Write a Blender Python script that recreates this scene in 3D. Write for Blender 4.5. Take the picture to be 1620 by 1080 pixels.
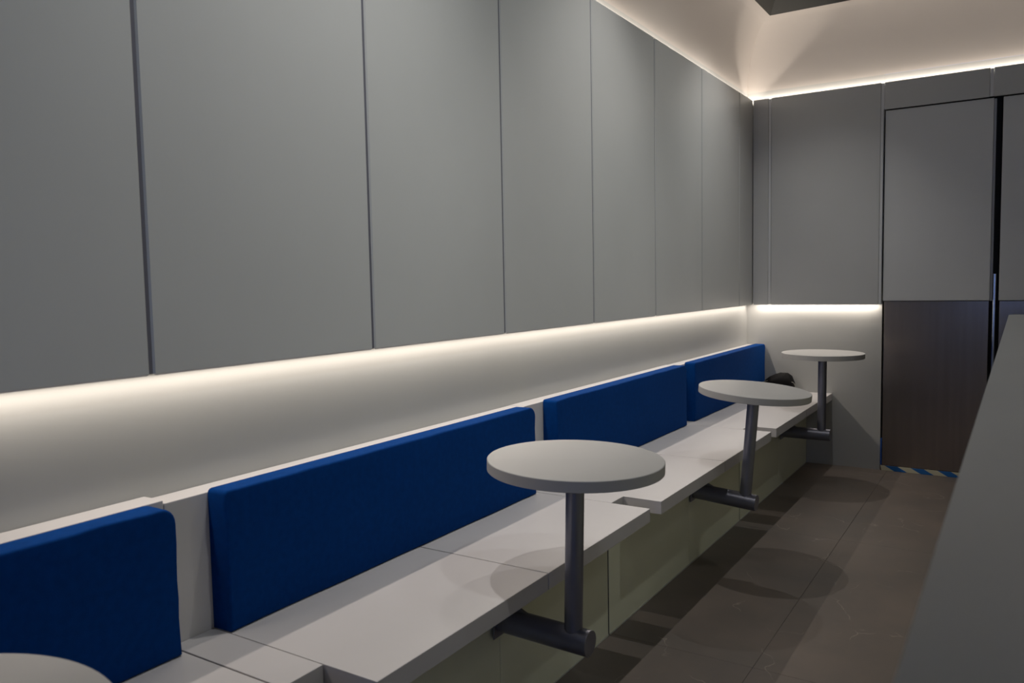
import bpy, bmesh, math, random
from mathutils import Vector, Matrix, noise
random.seed(4)
for o in list(bpy.data.objects): bpy.data.objects.remove(o)
SC = bpy.context.scene
COL = SC.collection
U = 1.2                      # all plan numbers below are in camera heights; one camera height = 1.2 m
def V(x, y, z): return Vector((x*U, y*U, z*U))

# ------------------------------------------------------------------ camera
cam = bpy.data.cameras.new('camera'); co = bpy.data.objects.new('camera', cam); COL.objects.link(co)
RR = ((0.84319885, 0.53725516, -0.01930254), (-0.02326468, 0.07233710, 0.99710887), (-0.53709818, 0.84031199, -0.07349363))
m = Matrix.Identity(4)
for i in range(3):
    m[i][0] = RR[0][i]; m[i][1] = RR[1][i]; m[i][2] = -RR[2][i]
m[2][3] = U
co.matrix_world = m
cam.sensor_width = 36; cam.lens = 1261.8/1620*36; cam.clip_start = .02
cam.dof.use_dof = True; cam.dof.focus_distance = 3.2; cam.dof.aperture_fstop = 7
SC.camera = co

# ------------------------------------------------------------------ world (dusk outside the shop window), exposure
w = bpy.data.worlds.new('dusk'); SC.world = w; w.use_nodes = True
bg = w.node_tree.nodes['Background']; bg.inputs[0].default_value = (.30, .45, 1.0, 1); bg.inputs[1].default_value = 1.7
SC.view_settings.view_transform = 'Standard'; SC.view_settings.look = 'None'
SC.view_settings.exposure = 0.0; SC.view_settings.gamma = 1; SC.view_settings.use_curve_mapping = False
WARM = (1.0, .88, .77)
LOW_STRIP = 1.6              # watts per metre of LED strip, under the wall panels
COVE_STRIP = 1.9             # on top of the wall panels
GLOBE_FILL = 6.0
SPOT_W = 42.0
PANEL_FILL_W = 34.0

# ------------------------------------------------------------------ materials
def mat(name, col, rough=.5, metal=0, spec=.5, var=0, vscale=4, bump=0, bscale=60, stretch=None, coat=0, emit=None, sheen=0):
    M = bpy.data.materials.new(name); M.use_nodes = True
    nt = M.node_tree; b = nt.nodes['Principled BSDF']
    b.inputs['Base Color'].default_value = (*col, 1); b.inputs['Roughness'].default_value = rough
    b.inputs['Metallic'].default_value = metal; b.inputs['Specular IOR Level'].default_value = spec
    b.inputs['Coat Weight'].default_value = coat
    if sheen:
        b.inputs['Sheen Weight'].default_value = sheen; b.inputs['Sheen Roughness'].default_value = .4
        b.inputs['Sheen Tint'].default_value = (.1, .35, 1, 1)
    if emit:
        b.inputs['Emission Color'].default_value = (*emit[0], 1); b.inputs['Emission Strength'].default_value = emit[1]
    tc = nt.nodes.new('ShaderNodeTexCoord'); mp = nt.nodes.new('ShaderNodeMapping')
    geo = nt.nodes.new('ShaderNodeNewGeometry')
    nt.links.new(geo.outputs['Position'], mp.inputs['Vector'])
    if stretch: mp.inputs['Scale'].default_value = stretch
    if var:
        n = nt.nodes.new('ShaderNodeTexNoise'); n.inputs['Scale'].default_value = vscale; n.inputs['Detail'].default_value = 5
        nt.links.new(mp.outputs[0], n.inputs['Vector'])
        r = nt.nodes.new('ShaderNodeMapRange'); r.inputs[1].default_value = .3; r.inputs[2].default_value = .7
        r.inputs[3].default_value = 1-var; r.inputs[4].default_value = 1+var
        nt.links.new(n.outputs[0], r.inputs[0])
        mx = nt.nodes.new('ShaderNodeMix'); mx.data_type = 'RGBA'; mx.blend_type = 'MULTIPLY'; mx.inputs[0].default_value = 1
        mx.inputs[6].default_value = (*col, 1); nt.links.new(r.outputs[0], mx.inputs[7])
        nt.links.new(mx.outputs[2], b.inputs['Base Color'])
    if bump:
        n2 = nt.nodes.new('ShaderNodeTexNoise'); n2.inputs['Scale'].default_value = bscale; n2.inputs['Detail'].default_value = 3
        nt.links.new(mp.outputs[0], n2.inputs['Vector'])
        bp = nt.nodes.new('ShaderNodeBump'); bp.inputs['Strength'].default_value = bump; bp.inputs['Distance'].default_value = .002
        nt.links.new(n2.outputs[0], bp.inputs['Height']); nt.links.new(bp.outputs[0], b.inputs['Normal'])
    return M
PANEL = mat('grey_panel_paint', (.555, .562, .545), .42, var=.04, vscale=1.5, bump=.05, bscale=120)
WALLP = mat('pale_wall_paint', (.40, .405, .39), .5, var=.03, vscale=2, bump=.05, bscale=90)
DOORP = mat('grey_door_paint', (.66, .67, .66), .45, var=.03, vscale=2)
CEIL = mat('cove_plaster', (.50, .465, .43), .85, var=.02, vscale=2)
COFFER = mat('coffer_unlit_grey', (.10, .10, .09), .6)  # dark grey carries the shade of the coffer, which the cove leaves unlit
SEAT = mat('white_solid_surface', (.54, .525, .525), .35, var=.02, vscale=5)
BASE = mat('bench_base_laminate', (.68, .69, .53), .5, var=.04, vscale=3)  # yellow-green of the bounce light is tinted into this colour
TOP = mat('white_laminate', (.40, .395, .385), .42, var=.015, vscale=6)
STEEL = mat('grey_coated_tube', (.20, .205, .25), .34, metal=.65, var=.04, vscale=20)
BLUE = mat('blue_upholstery', (.0006, .033, .160), .9, spec=.06, var=.10, vscale=60, bump=.35, bscale=900, sheen=.05)
INOX = mat('brushed_stainless', (.33, .285, .25), .25, metal=1, var=.06, vscale=3, bump=.03, bscale=40, stretch=(12, 12, .4))
CHROME = mat('chrome', (.75, .78, .82), .12, metal=1)
DARK = mat('dark_gap', (.012, .012, .013), .6)
COUNTER = mat('counter_solid_surface', (.41, .43, .425), .32, var=.02, vscale=4)
TAPEB = mat('tape_blue', (.01, .13, .42), .4)
TAPEW = mat('tape_cream', (.60, .58, .42), .4)
EDGE_GLINT = mat('blue_reflection', (.03, .12, .50), .25)  # colour of the blue light reflected at the door edge
BLACK = mat('black_nylon', (.004, .004, .0045), .7, spec=.15, bump=.3, bscale=60)
SILV = mat('pale_webbing', (.25, .25, .22), .5)
CAULK = mat('caulk', (.42, .42, .37), .6)
GROUT = mat('grout', (.09, .085, .08), .9)
PROF = mat('aluminium_profile', (.6, .6, .6), .4, metal=1)
SPOTB = mat('spot_housing_black', (.02, .02, .02), .5)
LENS = mat('spot_lens', (.9, .9, .9), .2, emit=((1, .88, .74), 6))
def glass():
    M = bpy.data.materials.new('window_glass'); M.use_nodes = True
    b = M.node_tree.nodes['Principled BSDF']; b.inputs['Transmission Weight'].default_value = 1
    b.inputs['Roughness'].default_value = 0; b.inputs['IOR'].default_value = 1.02
    return M
GLASS = glass()
def floor_mat():
    M = bpy.data.materials.new('dark_stone_tile'); M.use_nodes = True
    nt = M.node_tree; b = nt.nodes['Principled BSDF']; L = nt.links.new; N = nt.nodes.new
    geo = N('ShaderNodeNewGeometry')
    n = N('ShaderNodeTexNoise'); n.inputs['Scale'].default_value = 2.2; n.inputs['Detail'].default_value = 7; n.inputs['Roughness'].default_value = .62
    L(geo.outputs['Position'], n.inputs['Vector'])
    cr = N('ShaderNodeValToRGB'); e = cr.color_ramp.elements
    e[0].position = .3; e[0].color = (.100, .088, .078, 1); e[1].position = .72; e[1].color = (.165, .132, .110, 1)
    L(n.outputs[0], cr.inputs[0])
    # thin pale veins: short pieces of warped cell borders
    wn = N('ShaderNodeTexNoise'); wn.inputs['Scale'].default_value = 4; wn.inputs['Detail'].default_value = 4
    L(geo.outputs['Position'], wn.inputs['Vector'])
    mx = N('ShaderNodeVectorMath'); mx.operation = 'MULTIPLY_ADD'; mx.inputs[1].default_value = (.35, .35, .35)
    L(wn.outputs['Color'], mx.inputs[0]); L(geo.outputs['Position'], mx.inputs[2])
    vo = N('ShaderNodeTexVoronoi'); vo.feature = 'DISTANCE_TO_EDGE'; vo.inputs['Scale'].default_value = 3.0
    L(mx.outputs[0], vo.inputs['Vector'])
    a = N('ShaderNodeMapRange'); a.inputs[1].default_value = 0; a.inputs[2].default_value = .010; a.inputs[3].default_value = 1; a.inputs[4].default_value = 0
    L(vo.outputs['Distance'], a.inputs[0])
    mk = N('ShaderNodeTexNoise'); mk.inputs['Scale'].default_value = 5.5; mk.inputs['Detail'].default_value = 2
    L(geo.outputs['Position'], mk.inputs['Vector'])
    mr = N('ShaderNodeMapRange'); mr.inputs[1].default_value = .53; mr.inputs[2].default_value = .62
    L(mk.outputs[0], mr.inputs[0])
    mu = N('ShaderNodeMath'); mu.operation = 'MULTIPLY'; L(a.outputs[0], mu.inputs[0]); L(mr.outputs[0], mu.inputs[1])
    mu2 = N('ShaderNodeMath'); mu2.operation = 'MULTIPLY'; mu2.inputs[1].default_value = .85; L(mu.outputs[0], mu2.inputs[0])
    mix = N('ShaderNodeMix'); mix.data_type = 'RGBA'; L(mu2.outputs[0], mix.inputs[0]); L(cr.outputs[0], mix.inputs[6])
    mix.inputs[7].default_value = (.27, .24, .20, 1)
    L(mix.outputs[2], b.inputs['Base Color'])
    rr = N('ShaderNodeMapRange'); rr.inputs[3].default_value = .42; rr.inputs[4].default_value = .62; L(n.outputs[0], rr.inputs[0]); L(rr.outputs[0], b.inputs['Roughness'])
    bp = N('ShaderNodeBump'); bp.inputs['Strength'].default_value = .15; bp.inputs['Distance'].default_value = .003
    L(n.outputs[0], bp.inputs['Height']); L(bp.outputs[0], b.inputs['Normal'])
    return M
TILE = floor_mat()

# ------------------------------------------------------------------ helpers
def new(name, me, mt, parent=None, loc=None):
    o = bpy.data.objects.new(name, me); COL.objects.link(o)
    if mt and me and not me.materials: me.materials.append(mt)
    if parent: o.parent = parent
    if loc is not None: o.location = loc
    return o
def finish(name, bm, mt, parent=None, loc=None, smooth=False, origin=(0, 0, 0)):
    """bm is in camera heights; origin (same units) is taken off and verts scaled to metres"""
    og = Vector(origin)
    for v in bm.verts: v.co = (v.co-og)*U
    bmesh.ops.recalc_face_normals(bm, faces=bm.faces)
    me = bpy.data.meshes.new(name); bm.to_mesh(me); bm.free()
    if smooth:
        for p in me.polygons: p.use_smooth = True
        me.set_sharp_from_angle(angle=math.radians(35))
        at = me.attributes.get('sharp_edge') or me.attributes.new('sharp_edge', 'BOOLEAN', 'EDGE')
        flat = smooth if isinstance(smooth, float) else 1e9
        big = {}
        for p in me.polygons:            # the large flat faces keep their own normal beside the small bevels
            if len(p.vertices) > 8 or p.area > flat:
                for k in p.edge_keys: big[k] = 1
        for e in me.edges:
            if tuple(sorted(e.vertices)) in big: at.data[e.index].value = True
    return new(name, me, mt, parent, loc)
def bx(bm, x0, x1, y0, y1, z0, z1):
    vs = [bm.verts.new((x, y, z)) for x in (x0, x1) for y in (y0, y1) for z in (z0, z1)]
    for f in ((0, 1, 3, 2), (4, 6, 7, 5), (0, 4, 5, 1), (2, 3, 7, 6), (0, 2, 6, 4), (1, 5, 7, 3)):
        bm.faces.new([vs[i] for i in f])
    return vs
def box(name, mt, x0, x1, y0, y1, z0, z1, parent=None, bev=0, seg=2, origin=(0, 0, 0), loc=None):
    bm = bmesh.new(); bx(bm, x0, x1, y0, y1, z0, z1)
    if bev: bmesh.ops.bevel(bm, geom=list(bm.edges), offset=bev, segments=seg, affect='EDGES', profile=.5)
    return finish(name, bm, mt, parent, loc, smooth=False, origin=origin)
def prism(name, mt, poly, z0, z1, parent=None, bev=0, origin=(0, 0, 0), loc=None):
    bm = bmesh.new(); lo = [bm.verts.new((x, y, z0)) for x, y in poly]; hi = [bm.verts.new((x, y, z1)) for x, y in poly]
    n = len(poly); bm.faces.new(lo[::-1]); bm.faces.new(hi)
    for i in range(n): bm.faces.new((lo[i], lo[(i+1) % n], hi[(i+1) % n], hi[i]))
    if bev: bmesh.ops.bevel(bm, geom=list(bm.edges), offset=bev, segments=2, affect='EDGES', profile=.5)
    return finish(name, bm, mt, parent, loc, smooth=False, origin=origin)
def lathe(bm, prof, n=48, axis='z', c=(0, 0, 0)):
    rings = []
    for r, t in prof:
        ring = []
        for i in range(n):
            a = 2*math.pi*i/n; p, q = r*math.cos(a), r*math.sin(a)
            ring.append(bm.verts.new((c[0]+p, c[1]+q, c[2]+t) if axis == 'z' else (c[0]+t, c[1]+p, c[2]+q)))
        rings.append(ring)
    for A, B in zip(rings, rings[1:]):
        for i in range(n): bm.faces.new((A[i], A[(i+1) % n], B[(i+1) % n], B[i]))
    bm.faces.new(rings[0][::-1]); bm.faces.new(rings[-1])
def tag(o, label, cat, group=None):
    o['label'] = label; o['category'] = cat
    if group: o['group'] = group
    return o
def struct(o, label=None):
    o['kind'] = 'structure'
    if label: o['label'] = label
    return o
def thing(name, label, cat, base, group=None):
    o = bpy.data.objects.new(name, None); o.empty_display_size = .1; COL.objects.link(o); o.location = V(*base)
    return tag(o, label, cat, group)

# ------------------------------------------------------------------ plan (camera heights)
XW, YB = -1.283, 4.44          # lower wall faces
XP, YP = -1.243, 4.40          # fronts of the cladding panels
XR, YF = 1.50, -2.20           # right wall, shop-front wall
PZ0, PZ1 = .854, 1.953         # cladding bottom and top
ZC0, ZC1 = 2.00, 2.33          # cove curve start and end

# ------------------------------------------------------------------ floor: tiles on a screed
fl = struct(box('floor', GROUT, XW-.1, XR+.1, YF-.1, YB+.25, -.08, -.001), 'dark brown stone tile floor')
tw, tl, g = .52, 1.17, .0006
tile_me = None
ix0 = -2
for ix in range(-2, 5):
    for iy in range(-4, 3):
        x0 = -.561+ix*tw; y0 = 1.998+iy*tl
        if x0 < XW-.45 or x0 > XR or y0+tl < YF or y0 > YB: continue
        X0, X1 = max(x0+g, XW), min(x0+tw-g, XR); Y0, Y1 = max(y0+g, YF), min(y0+tl-g, YB+.02)
        if X1-X0 < .02 or Y1-Y0 < .02: continue
        box('tile', TILE, X0, X1, Y0, Y1, -.012, 0, parent=fl, bev=.0007, seg=1)

# ------------------------------------------------------------------ walls
wl = struct(box('wall_left', WALLP, XW-.08, XW, YF, YB+.08, 0, ZC0), 'grey clad wall behind the long bench')
wb = struct(box('wall_back', WALLP, XW, -.600, YB, YB+.08, 0, ZC0), 'pale wall with grey cladding at the end of the bench')
box('wall_face', WALLP, -.600, XR, YB+.001, YB+.08, 1.84, ZC0, parent=wb)
box('wall_face', DARK, -.600, XR, YB+.05, YB+.08, 0, 1.84, parent=wb)
wr = struct(box('wall_right', WALLP, XR, XR+.08, YF, YB+.08, 0, ZC0), 'plain wall on the counter side')
wf = bmesh.new()
WX0, WX1, WZ0, WZ1 = -.20, 1.25, .30, 1.85
bx(wf, XW, XR, YF-.08, YF, 0, WZ0); bx(wf, XW, XR, YF-.08, YF, WZ1, ZC0)
bx(wf, XW, WX0, YF-.08, YF, WZ0, WZ1); bx(wf, WX1, XR, YF-.08, YF, WZ0, WZ1)
struct(finish('wall_front', wf, WALLP), 'shop front wall around the window')
win = bpy.data.objects.new('window_1', None); COL.objects.link(win); win.location = V(WX0, YF, WZ0); struct(win, 'wide shop window')
og = (WX0, YF, WZ0)
for i in range(3):
    a = WX0+(WX1-WX0)*i/3; b = WX0+(WX1-WX0)*(i+1)/3
    box('pane', GLASS, a+.02, b-.02, YF-.045, YF-.04, WZ0+.02, WZ1-.02, parent=win, origin=og)
fr = bmesh.new()
for i in range(4):
    a = WX0+(WX1-WX0)*i/3; bx(fr, a-.02, a+.02, YF-.06, YF-.02, WZ0, WZ1)
bx(fr, WX0, WX1, YF-.06, YF-.02, WZ0, WZ0+.025); bx(fr, WX0, WX1, YF-.06, YF-.02, WZ1-.025, WZ1)
finish('window_frame', fr, PROF, win, origin=og)

# cladding panels on the left wall: separate sheets with bevelled edges and a shadow gap
def sheet(name, parent, mt, x0, x1, y0, y1, z0, z1, bev=.0032): return box(name, mt, x0, x1, y0, y1, z0, z1, parent=parent, bev=bev, seg=1)
pt = .007
ys = [.807-.5555*k for k in range(5, 0, -1)]+[.807, 1.360, 1.912, 2.477, 3.030, 3.584, 4.160]
gp = .0035
for a, b in zip(ys, ys[1:]):
    sheet('panel', wl, PANEL, XP-pt, XP, max(a+gp, YF), b-gp, PZ0, PZ1)
sheet('panel', wl, PANEL, XP-pt, XP, ys[-1]+gp, YP-.001, PZ0, PZ1)
# battens that hold the sheets off the wall and close the gaps
STRIPD = mat('joint_strip_dark', (.13, .13, .16), .45)
STRIPL = mat('joint_strip_pale', (.68, .69, .69), .4)
for y in ys: box('batten', STRIPD, XP-.0068, XP-.0030, y-.0034, y+.0034, PZ0+.003, PZ1-.006, parent=wl)
# back wall cladding
sheet('panel', wb, PANEL, XP+.001, -1.1585, YP, YP+pt, PZ0, PZ1)
sheet('panel', wb, PANEL, -1.1455, -.6085, YP, YP+pt, PZ0, PZ1)
box('batten', STRIPL, -.6083, -.597, YP+.0015, YP+.0068, PZ0, 1.8215, parent=wb)
for x in (-1.152,): box('batten', STRIPL, x-.0058, x+.0058, YP+.0015, YP+.0068, PZ0+.003, PZ1-.004, parent=wb)
xs = [-.6015, -.137, .34, .82, 1.30]
for a, b in zip(xs, xs[1:]): sheet('panel', wb, PANEL, a+.0072, b-.0072, YP, YP+pt, 1.820, PZ1)
sheet('panel', wb, PANEL, 1.3072, XR, YP, YP+pt, 1.820, PZ1)
for x in xs: box('batten', STRIPL, x-.0068, x+.0068, YP+.0015, YP+.0068, 1.822, PZ1-.004, parent=wb)
box('header_rail', DARK, -.597, XR, YP+.016, YB, 1.825, 1.84, parent=wb)
# end return of the low wall beside the door
box('wall_end', WALLP, -.600, -.5965, YB-.001, YB+.049, 0, 1.83, parent=wb)

# ------------------------------------------------------------------ doors: painted sheet above, stainless sheet below
def door(n, x0, x1, label, glint):
    d = bpy.data.objects.new('door_%d' % n, None); COL.objects.link(d); d.location = V((x0+x1)/2, YB, 0); struct(d, label)
    og = ((x0+x1)/2, YB, 0)
    box('leaf', DARK, x0+.006, x1-.006, YB+.012, YB+.045, .03, 1.815, parent=d, origin=og)
    box('upper_panel', DOORP, x0, x1, YB-.028, YB+.010, .872, 1.8155, parent=d, bev=.002, origin=og)
    box('steel_panel', INOX, x0+.003, x1-.003, YB-.004, YB+.012, .028, .869, parent=d, bev=.001, origin=og)
    if glint: box('edge_glint', EDGE_GLINT, x0-.003, x0+.0015, YB-.012, YB+.010, .03, .165, parent=d, origin=og)['label'] = 'painted blue reflection on the door edge'  # thin strip painted in for the blue reflection on the edge
    return d
door(1, -.590, -.127, 'grey door with stainless lower half next to the low wall', True)
door(2, -.090, .373, 'grey door with stainless lower half behind the counter', False)
door(3, .404, .867, 'grey door with stainless lower half further along the back wall', False)
wq = struct(box('wall_back_end', DOORP, .88, XR, YB-.02, YB+.045, 0, 1.815), 'plain end of the back wall beyond the doors')
for x in (-.1085, .3885):
    tpo = struct(box('trim_1' if x < 0 else 'trim_2', CHROME, x-.006, x+.006, YB-.012, YB+.02, .028, 1.0, bev=.003), 'chrome strip between two stainless doors')
for x, n in ((-.1262, 4), (.3738, 5)):
    struct(box('trim_%d' % n, DOORP, x, x+.009, YB-.008, YB+.02, .87, 1.815), 'narrow grey jamb between two doors')
# threshold with hazard tape
sill = struct(box('trim_3', INOX, -.594, .88, YB-.012, YB+.045, .0, .027, bev=.001), 'low steel threshold under the doors')
tape = thing('hazard_tape', 'blue and cream striped hazard tape along the door threshold', 'tape', (-.592, YB-.0135, .001))
k = 0; x = -.632; sw = .0600; sl = .045
while x < .85:
    a, b = x, x+sw; zt, zb = .0265, .001
    def cl(v): return min(max(v, -.592), .85)
    bm = bmesh.new()
    q = [(cl(a), zt), (cl(b), zt), (cl(b+sl), zb), (cl(a+sl), zb)]
    if q[1][0]-q[0][0]+q[2][0]-q[3][0] > .004:
        if q[0][0] == q[1][0]: q = q[1:]
        f = [bm.verts.new((p, YB-.0135, r)) for p, r in q]; bk = [bm.verts.new((p, YB-.0122, r)) for p, r in q]
        bm.faces.new(f); bm.faces.new(bk[::-1])
        for i in range(len(q)): bm.faces.new((f[i], bk[i], bk[(i+1) % len(q)], f[(i+1) % len(q)]))
        finish('stripe', bm, TAPEW if k % 2 == 0 else TAPEB, tape, origin=(-.592, YB-.0135, .001))
    else: bm.free()
    x += sw; k += 1

# ------------------------------------------------------------------ ceiling: curved cove and a dark slanted coffer
OL, OB = .17, .20
def rect(il, ib, z): return [(XW+il, YF+ib, z), (XR-il, YF+ib, z), (XR-il, YB-ib, z), (XW+il, YB-ib, z)]
bm = bmesh.new(); loops = []
for i in range(17):
    t = math.pi/2*i/16; loops.append([bm.verts.new(p) for p in rect(OL*(1-math.cos(t)), OB*(1-math.cos(t)), ZC0+(ZC1-ZC0)*math.sin(t))])
for A, B in zip(loops, loops[1:]):
    for i in range(4): bm.faces.new((A[i], A[(i+1) % 4], B[(i+1) % 4], B[i]))
for e in bm.edges:      # mitres stay crisp
    v0, v1 = e.verts
    if len(e.link_faces) == 2 and e.link_faces[0].normal.length == 0: pass
ceil = finish('ceiling', bm, CEIL, smooth=False)
for p in ceil.data.polygons: p.use_smooth = True
ceil.data.set_sharp_from_angle(angle=math.radians(30))
struct(ceil, 'pale curved cove ceiling lit from below')
bm = bmesh.new()
A = [bm.verts.new(p) for p in rect(OL, OB, ZC1)]; B = [bm.verts.new(p) for p in rect(OL+.16, OB+.16, ZC1+.30)]
for i in range(4): bm.faces.new((A[i], A[(i+1) % 4], B[(i+1) % 4], B[i]))
finish('coffer_side', bm, COFFER, ceil)
bm = bmesh.new(); bm.faces.new([bm.verts.new(p) for p in rect(OL+.15, OB+.15, ZC1+.30)])
finish('coffer_top', bm, COFFER, ceil)

# ------------------------------------------------------------------ LED strips
def led(label, p0, p1, up, watts, group, tilt=15):
    """real strip: aluminium profile with the lamp along it"""
    p0, p1 = Vector(p0), Vector(p1); mid = (p0+p1)/2; L = (p1-p0).length
    t = thing('led_strip', label, 'light strip', tuple(mid), group)
    s = 1 if up else -1
    alongy = abs(p1.y-p0.y) > abs(p1.x-p0.x)
    hw, hh = .005, .003
    if alongy: a = (mid.x-hw, mid.x+hw, p0.y, p1.y)
    else: a = (p0.x, p1.x, mid.y-hw, mid.y+hw)
    z = mid.z-s*.001
    box('profile', PROF, *a, min(z, z-s*.006), max(z, z-s*.006), parent=t, origin=tuple(mid))
    ld = bpy.data.lights.new('led_light', 'AREA'); ld.shape = 'RECTANGLE'; ld.size = .006; ld.size_y = L*U
    ld.energy = watts*L*U; ld.color = WARM
    lo = bpy.data.objects.new('led_light', ld); COL.objects.link(lo); lo.parent = t
    n = Vector((0, 0, 1)) if up else Vector((math.sin(math.radians(tilt)), 0, -math.cos(math.radians(tilt)))) if alongy else Vector((0, -math.sin(math.radians(tilt)), -math.cos(math.radians(tilt))))
    ya = Vector((0, 1, 0)) if alongy else Vector((1, 0, 0)); za = -n; xa = ya.cross(za)
    lo.rotation_euler = Matrix((xa, ya, za)).transposed().to_euler()
    return t
ZL, ZU = PZ0+.004, PZ1-.0165
gx, gy = XP-.0180, YP+.0180
led('warm LED strip under the grey panels of the long bench wall', (gx, .50, ZL), (gx, YB-.03, ZL), False, LOW_STRIP, 'LED strips')
led('dimmer LED strip under the grey panels nearest the shop window', (gx, -1.9, ZL), (gx, .48, ZL), False, LOW_STRIP*.3, 'LED strips')
led('warm LED strip under the grey panel of the back wall', (XP+.02, gy, ZL), (-.61, gy, ZL), False, LOW_STRIP*1.5, 'LED strips', 4)
ux, uy = (XW+XP-pt)/2, (YB+YP+pt)/2
led('warm LED strip along the top of the long wall panels', (ux, -1.9, ZU), (ux, YB-.02, ZU), True, COVE_STRIP, 'LED strips')
led('warm LED strip along the top of the back wall panels', (XW+.02, uy, ZU), (XR-.1, uy, ZU), True, COVE_STRIP, 'LED strips')

# ------------------------------------------------------------------ ceiling spots in the coffer, one over each table
names = ['nearest the window, over the nearest table', 'over the second table', 'over the tilted third table', 'over the table by the back wall']
for y, nm in zip((1.27, 2.50, 3.73), names[1:]):
    c = (-.89, y, 2.50)
    t = thing('ceiling_spotlight', 'black ceiling spotlight '+nm, 'spotlight', c, 'spotlights in the ceiling coffer')
    bm = bmesh.new(); lathe(bm, [(.030, .012), (.034, .02), (.034, .10), (.012, .11), (.012, .131)], 24); finish('housing', bm, SPOTB, t, smooth=True)
    bm = bmesh.new(); lathe(bm, [(.0285, .006), (.0285, .010)], 24); finish('lens', bm, LENS, t, smooth=True)
    ld = bpy.data.lights.new('spot_light', 'SPOT'); ld.energy = SPOT_W; ld.color = (1, .97, .94); ld.shadow_soft_size = .012
    ld.spot_size = math.radians(90); ld.spot_blend = 1
    lo = bpy.data.objects.new('spot_light', ld); COL.objects.link(lo); lo.parent = t; lo.location = (0, 0, -.004)

# ------------------------------------------------------------------ fill spots added in the coffer to brighten the panels
for y, nm in ((1.10, 'aimed at the panels behind the front table'), (2.05, 'aimed at the panels behind the tilted table'), (3.15, 'aimed at the far panels')):
    c = Vector((.15, y, 2.46)); aim = Vector((XP, y, 1.18)); d = (aim-c).normalized()
    t = thing('panel_fill_spot', 'added black fill spot in the coffer, '+nm, 'spotlight', tuple(c), 'added fill spots in the ceiling coffer')
    q = (-d).to_track_quat('Z', 'Y')
    bm = bmesh.new(); lathe(bm, [(.030, .012), (.034, .02), (.034, .12), (.020, .13)], 24); h = finish('housing', bm, SPOTB, t, smooth=True); h.rotation_euler = q.to_euler()
    bm = bmesh.new(); lathe(bm, [(.0285, .006), (.0285, .010)], 24); h = finish('lens', bm, LENS, t, smooth=True); h.rotation_euler = q.to_euler()
    bm = bmesh.new(); lathe(bm, [(.006, .03), (.006, .171)], 12); finish('bracket', bm, SPOTB, t, smooth=True)
    ld = bpy.data.lights.new('panel_fill_light', 'SPOT'); ld.energy = PANEL_FILL_W; ld.color = (.97, 1, .98); ld.shadow_soft_size = .03
    ld.spot_size = math.radians(72); ld.spot_blend = 1
    lo = bpy.data.objects.new('panel_fill_light', ld); COL.objects.link(lo); lo.parent = t; lo.rotation_euler = q.to_euler(); lo.location = d*.004

# ------------------------------------------------------------------ globe lamps added out of view over the counter as side fill
FILL_GLOW = mat('fill_globe_glow', (.9, .9, .9), .3, emit=((1, .97, .92), GLOBE_FILL))
for y, nm in ((.75, 'nearer the shop window'), (2.15, 'nearer the doors')):
    c = (.40, y, 1.78)
    t = thing('fill_globe', 'added globe fill lamp over the counter, '+nm, 'lamp', c, 'added fill lamps over the counter')
    bm = bmesh.new(); bmesh.ops.create_uvsphere(bm, u_segments=24, v_segments=14, radius=.085); finish('globe', bm, FILL_GLOW, t, smooth=True)
    bm = bmesh.new(); lathe(bm, [(.03, .080), (.03, .10), (.004, .105), (.003, ZC1+.30-1.78)], 16); finish('cord', bm, SPOTB, t, smooth=True)

# ------------------------------------------------------------------ bench modules
SZ, ST = .383, .037
XS0, XS1, XB = -1.228, -.834, -.962
NX, NW = -.950, .077
mods = [(-.42, .806, .20, 'nearest the camera, behind the nearest table', .641, False),
        (.806, 1.985, 1.431, 'second from the camera, behind the large front table', .635, True),
        (1.985, 3.228, 2.632, 'third from the camera, behind the tilted table', .636, False),
        (3.228, YB, 3.85, 'at the back wall, with a black bag on it', .634, False)]
for y0, y1, ym, nm, zl, filler in mods:
    og = (XB, (y0+y1)/2, 0)
    t = thing('bench_module', 'white bench module '+nm, 'bench', og, 'white bench modules along the panelled wall')
    gq = .0017
    last = y1 >= YB-.001
    e1 = y1-(.0005 if last else gq)
    if filler:
        box('seat_panel', SEAT, XS0, NX, y0+gq, y0+NW+.010, SZ-ST, SZ, parent=t, bev=.0012, origin=og)
        ya = y0+NW+.0118
        box('seat_panel', SEAT, XS0, XS1, ya, ym-gq, SZ-ST, SZ, parent=t, bev=.0012, origin=og)
    else:
        prism('seat_panel', SEAT, [(XS0, y0+gq), (NX, y0+gq), (NX, y0+NW), (XS1, y0+NW), (XS1, ym-gq), (XS0, ym-gq)], SZ-ST, SZ, t, bev=.0012, origin=og)
    box('seat_panel', SEAT, XS0, XS1, ym+gq, e1, SZ-ST, SZ, parent=t, bev=.0012, origin=og)
    gb = .0040
    if not last: box('gap_fill_dark', DARK, XB-.004, XB-.0012, y1-gb+.0002, y1+gb-.0002, .004, SZ-ST-.001, parent=t, origin=og)  # dark filler added so the open gap between modules looks black
    box('base_panel', BASE, XB-.016, XB, y0+gb, ym-.0008, .003, SZ-ST-.0005, parent=t, bev=.0008, seg=1, origin=og)
    box('base_panel', BASE, XB-.016, XB, ym+.0008, y1-(0.0005 if last else gb), .003, SZ-ST-.0005, parent=t, bev=.0008, seg=1, origin=og)
    box('base_frame', DARK, XS0, XB-.022, y0+.004, y1-.004, .001, SZ-ST-.001, parent=t, origin=og)
    bm = bmesh.new(); bx(bm, XB-.004, XB+.0022, y0+gb, y1-gb, .0002, .0035); finish('caulk_bead', bm, CAULK, t, origin=og)
    box('back_panel', SEAT, XW+.001, XS0-.0004, y0+.0006, y1-.0006, SZ-ST, zl, parent=t, bev=.0015, origin=og)

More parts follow.
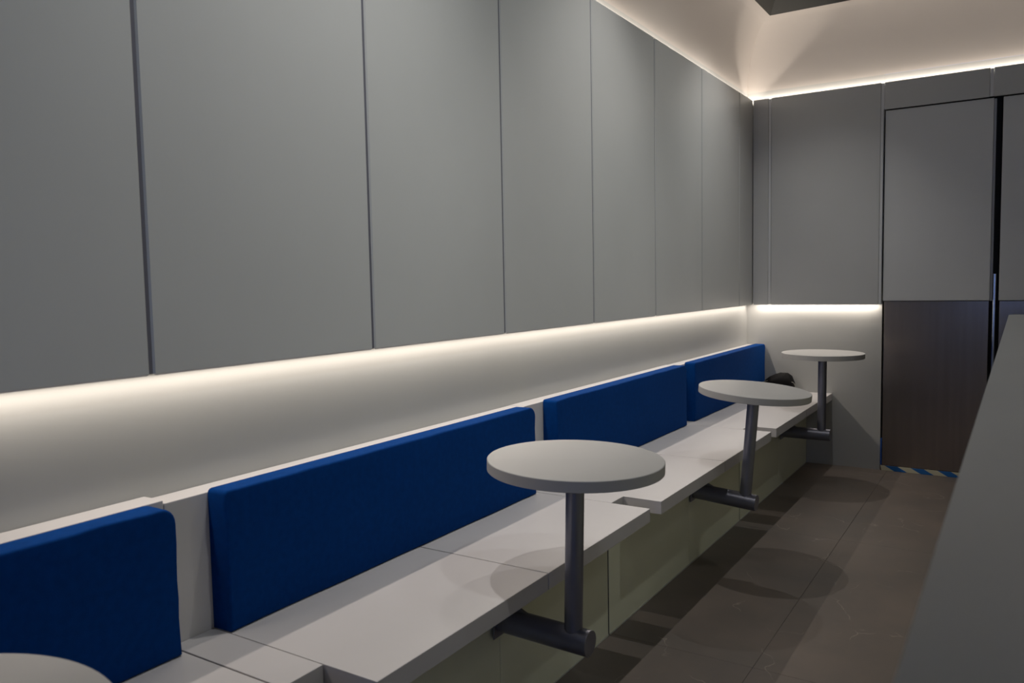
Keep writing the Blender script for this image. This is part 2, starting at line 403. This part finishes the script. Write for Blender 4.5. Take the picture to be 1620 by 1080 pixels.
# ------------------------------------------------------------------ cushions
def cushion(y0, y1, z1, label, seed, lean=0.0):
    X0, X1, z0 = XS0+.0006, -1.180, SZ+.0015
    bm = bmesh.new(); bx(bm, X0, X1, y0, y1, z0, z1)
    ce = [e for e in bm.edges if abs(e.verts[0].co.x-e.verts[1].co.x) > .01]
    top = [e for e in ce if e.verts[0].co.z > .5]
    far = [e for e in top if e.verts[0].co.y > (y0+y1)/2]
    bmesh.ops.bevel(bm, geom=far, offset=.030, segments=6, affect='EDGES', profile=.5)
    near = [e for e in bm.edges if abs(e.verts[0].co.x-e.verts[1].co.x) > .01 and e.verts[0].co.z > .5 and e.verts[0].co.y < y0+.001]
    bmesh.ops.bevel(bm, geom=near, offset=.008, segments=3, affect='EDGES', profile=.5)
    n = 26
    for i in range(1, n): bmesh.ops.bisect_plane(bm, geom=bm.verts[:]+bm.edges[:]+bm.faces[:], plane_co=(0, y0+(y1-y0)*i/n, 0), plane_no=(0, 1, 0))
    for i in range(1, 8): bmesh.ops.bisect_plane(bm, geom=bm.verts[:]+bm.edges[:]+bm.faces[:], plane_co=(0, 0, z0+(z1-z0)*i/8), plane_no=(0, 0, 1))
    bm.normal_update()
    sh = [e for e in bm.edges if len(e.link_faces) == 2 and e.calc_face_angle(0) > 1.2 and all(v.co.x > X1-.001 for v in e.verts)]
    bmesh.ops.bevel(bm, geom=sh, offset=.0055, segments=3, affect='EDGES', profile=.55)
    for v in bm.verts:
        p = v.co; u = (p.y-y0)/(y1-y0); s = (p.z-z0)/(z1-z0); f = (p.x-X0)/(X1-X0)
        nn = noise.noise((p.y*6+seed, p.z*9, seed)); n2 = noise.noise((p.y*22+seed, p.z*25, seed+3))
        p.x += f*(.0028*nn+.0012*n2+.004*math.sin(math.pi*min(max(s, 0), 1))*math.sin(math.pi*min(max(u, 0), 1)))
        if f > .15:
            edge = 1 if u > .97 else (-1 if u < .03 else 0)
            p.y += edge*(.0035*noise.noise((p.z*22, seed, 1))-.0025*(1-s))*1.0
            if s > .93: p.z += .0022*noise.noise((p.y*14, seed, 7))
        p.x -= lean*s*(f > .5)*0
    c = finish('back_cushion', bm, BLUE, loc=V(X0, (y0+y1)/2, z0), smooth=True, origin=(X0, (y0+y1)/2, z0))
    for p in c.data.polygons: p.use_smooth = True
    c.data.set_sharp_from_angle(angle=math.radians(70))
    return tag(c, label, 'cushion', 'blue back cushions along the bench')
cushion(-.33, .797, .640, 'blue upholstered back cushion at the left edge, nearest the camera', 1)
cushion(.893, 1.966, .641, 'long blue back cushion behind the large front table', 2)
cushion(2.090, 3.210, .641, 'blue back cushion behind the tilted table, third along the bench', 3)
cushion(3.310, 4.431, .640, 'blue back cushion furthest away, touching the back wall', 4)

# ------------------------------------------------------------------ round tables cantilevered from the bench
def table(y, z0, sag, label):
    t = thing('pedestal_table', label, 'table', (XB+.001, y, z0), 'round cantilever tables along the bench')
    t.rotation_euler = (0, math.radians(sag), 0)
    bm = bmesh.new(); R = .1815; zt = .385
    lathe(bm, [(R-.0010, zt-.0225), (R, zt-.0215), (R, zt-.0012), (R-.0012, zt)], 96, c=(.187, 0, 0))
    top = finish('table_top', bm, TOP, t, smooth=True)
    bm = bmesh.new(); lathe(bm, [(.060, zt-.0268), (.060, zt-.0226)], 32, c=(.187, 0, 0)); finish('mounting_plate', bm, STEEL, t, smooth=True)
    bm = bmesh.new(); lathe(bm, [(.0192, .012), (.0192, zt-.0262)], 40, c=(.187, 0, 0)); finish('stem', bm, STEEL, t, smooth=True)
    bm = bmesh.new(); lathe(bm, [(.0272, .006), (.0272, .2262), (.0258, .2270)], 40, axis='x'); arm = finish('arm', bm, STEEL, t, smooth=True)
    bm = bmesh.new(); bx(bm, .006, .010, -.033, .033, -.036, .050); bmesh.ops.bevel(bm, geom=list(bm.edges), offset=.0015, segments=1, affect='EDGES')
    fl_ = finish('flange', bm, STEEL, t)
    bm = bmesh.new()
    vs = [bm.verts.new(p) for p in ((.006, -.004, .0272), (.075, -.004, .0272), (.006, -.004, .055), (.006, .004, .0272), (.075, .004, .0272), (.006, .004, .055))]
    for f in ((0, 1, 2), (3, 5, 4), (0, 3, 4, 1), (1, 4, 5, 2), (2, 5, 3, 0)): bm.faces.new([vs[i] for i in f])
    finish('gusset', bm, STEEL, t)
    return t
table(.232, .253, 2.0, 'round white table cut off by the bottom left corner of the photo')
table(1.427, .259, 1.6, 'large round white table in front, on a thick grey arm')
table(2.66, .262, 4.6, 'round white table whose stem and top lean to one side')
table(3.885, .264, .3, 'small level round white table closest to the back wall')

# ------------------------------------------------------------------ foreground counter
CX, CZ = -.0365, .85
t = thing('counter', 'smooth pale grey counter at the right edge with a rounded corner', 'counter', (.2, 1.9, 0))
og = (.2, 1.9, 0)
def rrect(x0, x1, y0, y1, r, n=10):
    P = []
    for cx, cy, a0 in ((x1-r, y1-r, 0), (x0+r, y1-r, 90), (x0+r, y0+r, 180), (x1-r, y0+r, 270)):
        rr = r
        for i in range(n+1):
            a = math.radians(a0+90*i/n); P.append((cx+rr*math.cos(a), cy+rr*math.sin(a)))
    return P
prism('counter_top', COUNTER, rrect(CX, .46, .255, 3.42, .045), CZ-.035, CZ, t, bev=.0025, origin=og)
box('counter_body', BASE, CX+.05, .41, .33, 3.36, .06, CZ-.0352, parent=t, bev=.004, origin=og)
box('plinth', DARK, CX+.09, .38, .37, 3.32, .001, .0598, parent=t, origin=og)

# ------------------------------------------------------------------ black bag on the bench
bagb = (-1.10, 4.345, SZ+.001)
t = thing('bag', 'black slumped fabric bag on the bench against the back wall', 'bag', bagb)
st = [(-1.175, .022, .020), (-1.168, .052, .034), (-1.150, .074, .045), (-1.130, .088, .052), (-1.10, .101, .058), (-1.07, .109, .060), (-1.045, .109, .058), (-1.024, .097, .052), (-1.011, .070, .042), (-1.004, .034, .024)]
bm = bmesh.new(); rings = []; n = 24
for x, hh, dd in st:
    ring = []
    for i in range(n):
        a = 2*math.pi*i/n; ca, sa = math.cos(a), math.sin(a)
        yy = dd*math.copysign(abs(ca)**.8, ca); zz = hh/2+hh/2*math.copysign(abs(sa)**.85, sa)
        k = noise.noise((x*28, ca*2.2, sa*2.2))*.06+noise.noise((x*70, ca*5, sa*5))*.03
        zz = zz*(1+k*(zz > .01)); yy *= 1+k
        ring.append(bm.verts.new((x-bagb[0], yy, max(zz, 0))))
    rings.append(ring)
for A, B in zip(rings, rings[1:]):
    for i in range(n): bm.faces.new((A[i], A[(i+1) % n], B[(i+1) % n], B[i]))
bm.faces.new(rings[0][::-1]); bm.faces.new(rings[-1])
bmesh.ops.subdivide_edges(bm, edges=bm.edges[:], cuts=1, use_grid_fill=True, smooth=.6)
bm.verts.ensure_lookup_table()
for v in bm.verts: v.co.z = max(v.co.z, 0)
b = finish('bag_body', bm, BLACK, t, smooth=True)
def tube(name, pts, r, mt, parent, n=8):
    bm = bmesh.new(); rings = []
    P = [Vector(p) for p in pts]
    for i, p in enumerate(P):
        d = (P[min(i+1, len(P)-1)]-P[max(i-1, 0)]).normalized()
        a = d.cross(Vector((.3, .9, .2))).normalized(); c = d.cross(a)
        rings.append([bm.verts.new(p+(a*math.cos(2*math.pi*k/n)+c*math.sin(2*math.pi*k/n))*r) for k in range(n)])
    for A, B in zip(rings, rings[1:]):
        for k in range(n): bm.faces.new((A[k], A[(k+1) % n], B[(k+1) % n], B[k]))
    bm.faces.new(rings[0][::-1]); bm.faces.new(rings[-1])
    return finish(name, bm, mt, parent, smooth=True)
tube('strap', [(.088+.018*math.sin(a), -.03, .040+.024*math.cos(a)) for a in [i*math.pi/10 for i in range(11)]], .0016, SILV, t)
tube('zip_cord', [(.045+.004*math.sin(i), -.055+.002*i*i*.12-.004, .028+.008*i) for i in range(8)], .0012, SILV, t)
tube('zip_cord', [(-.07+.012*i, -.052+.003*i, .056+.004*i) for i in range(9)], .0010, SILV, t)
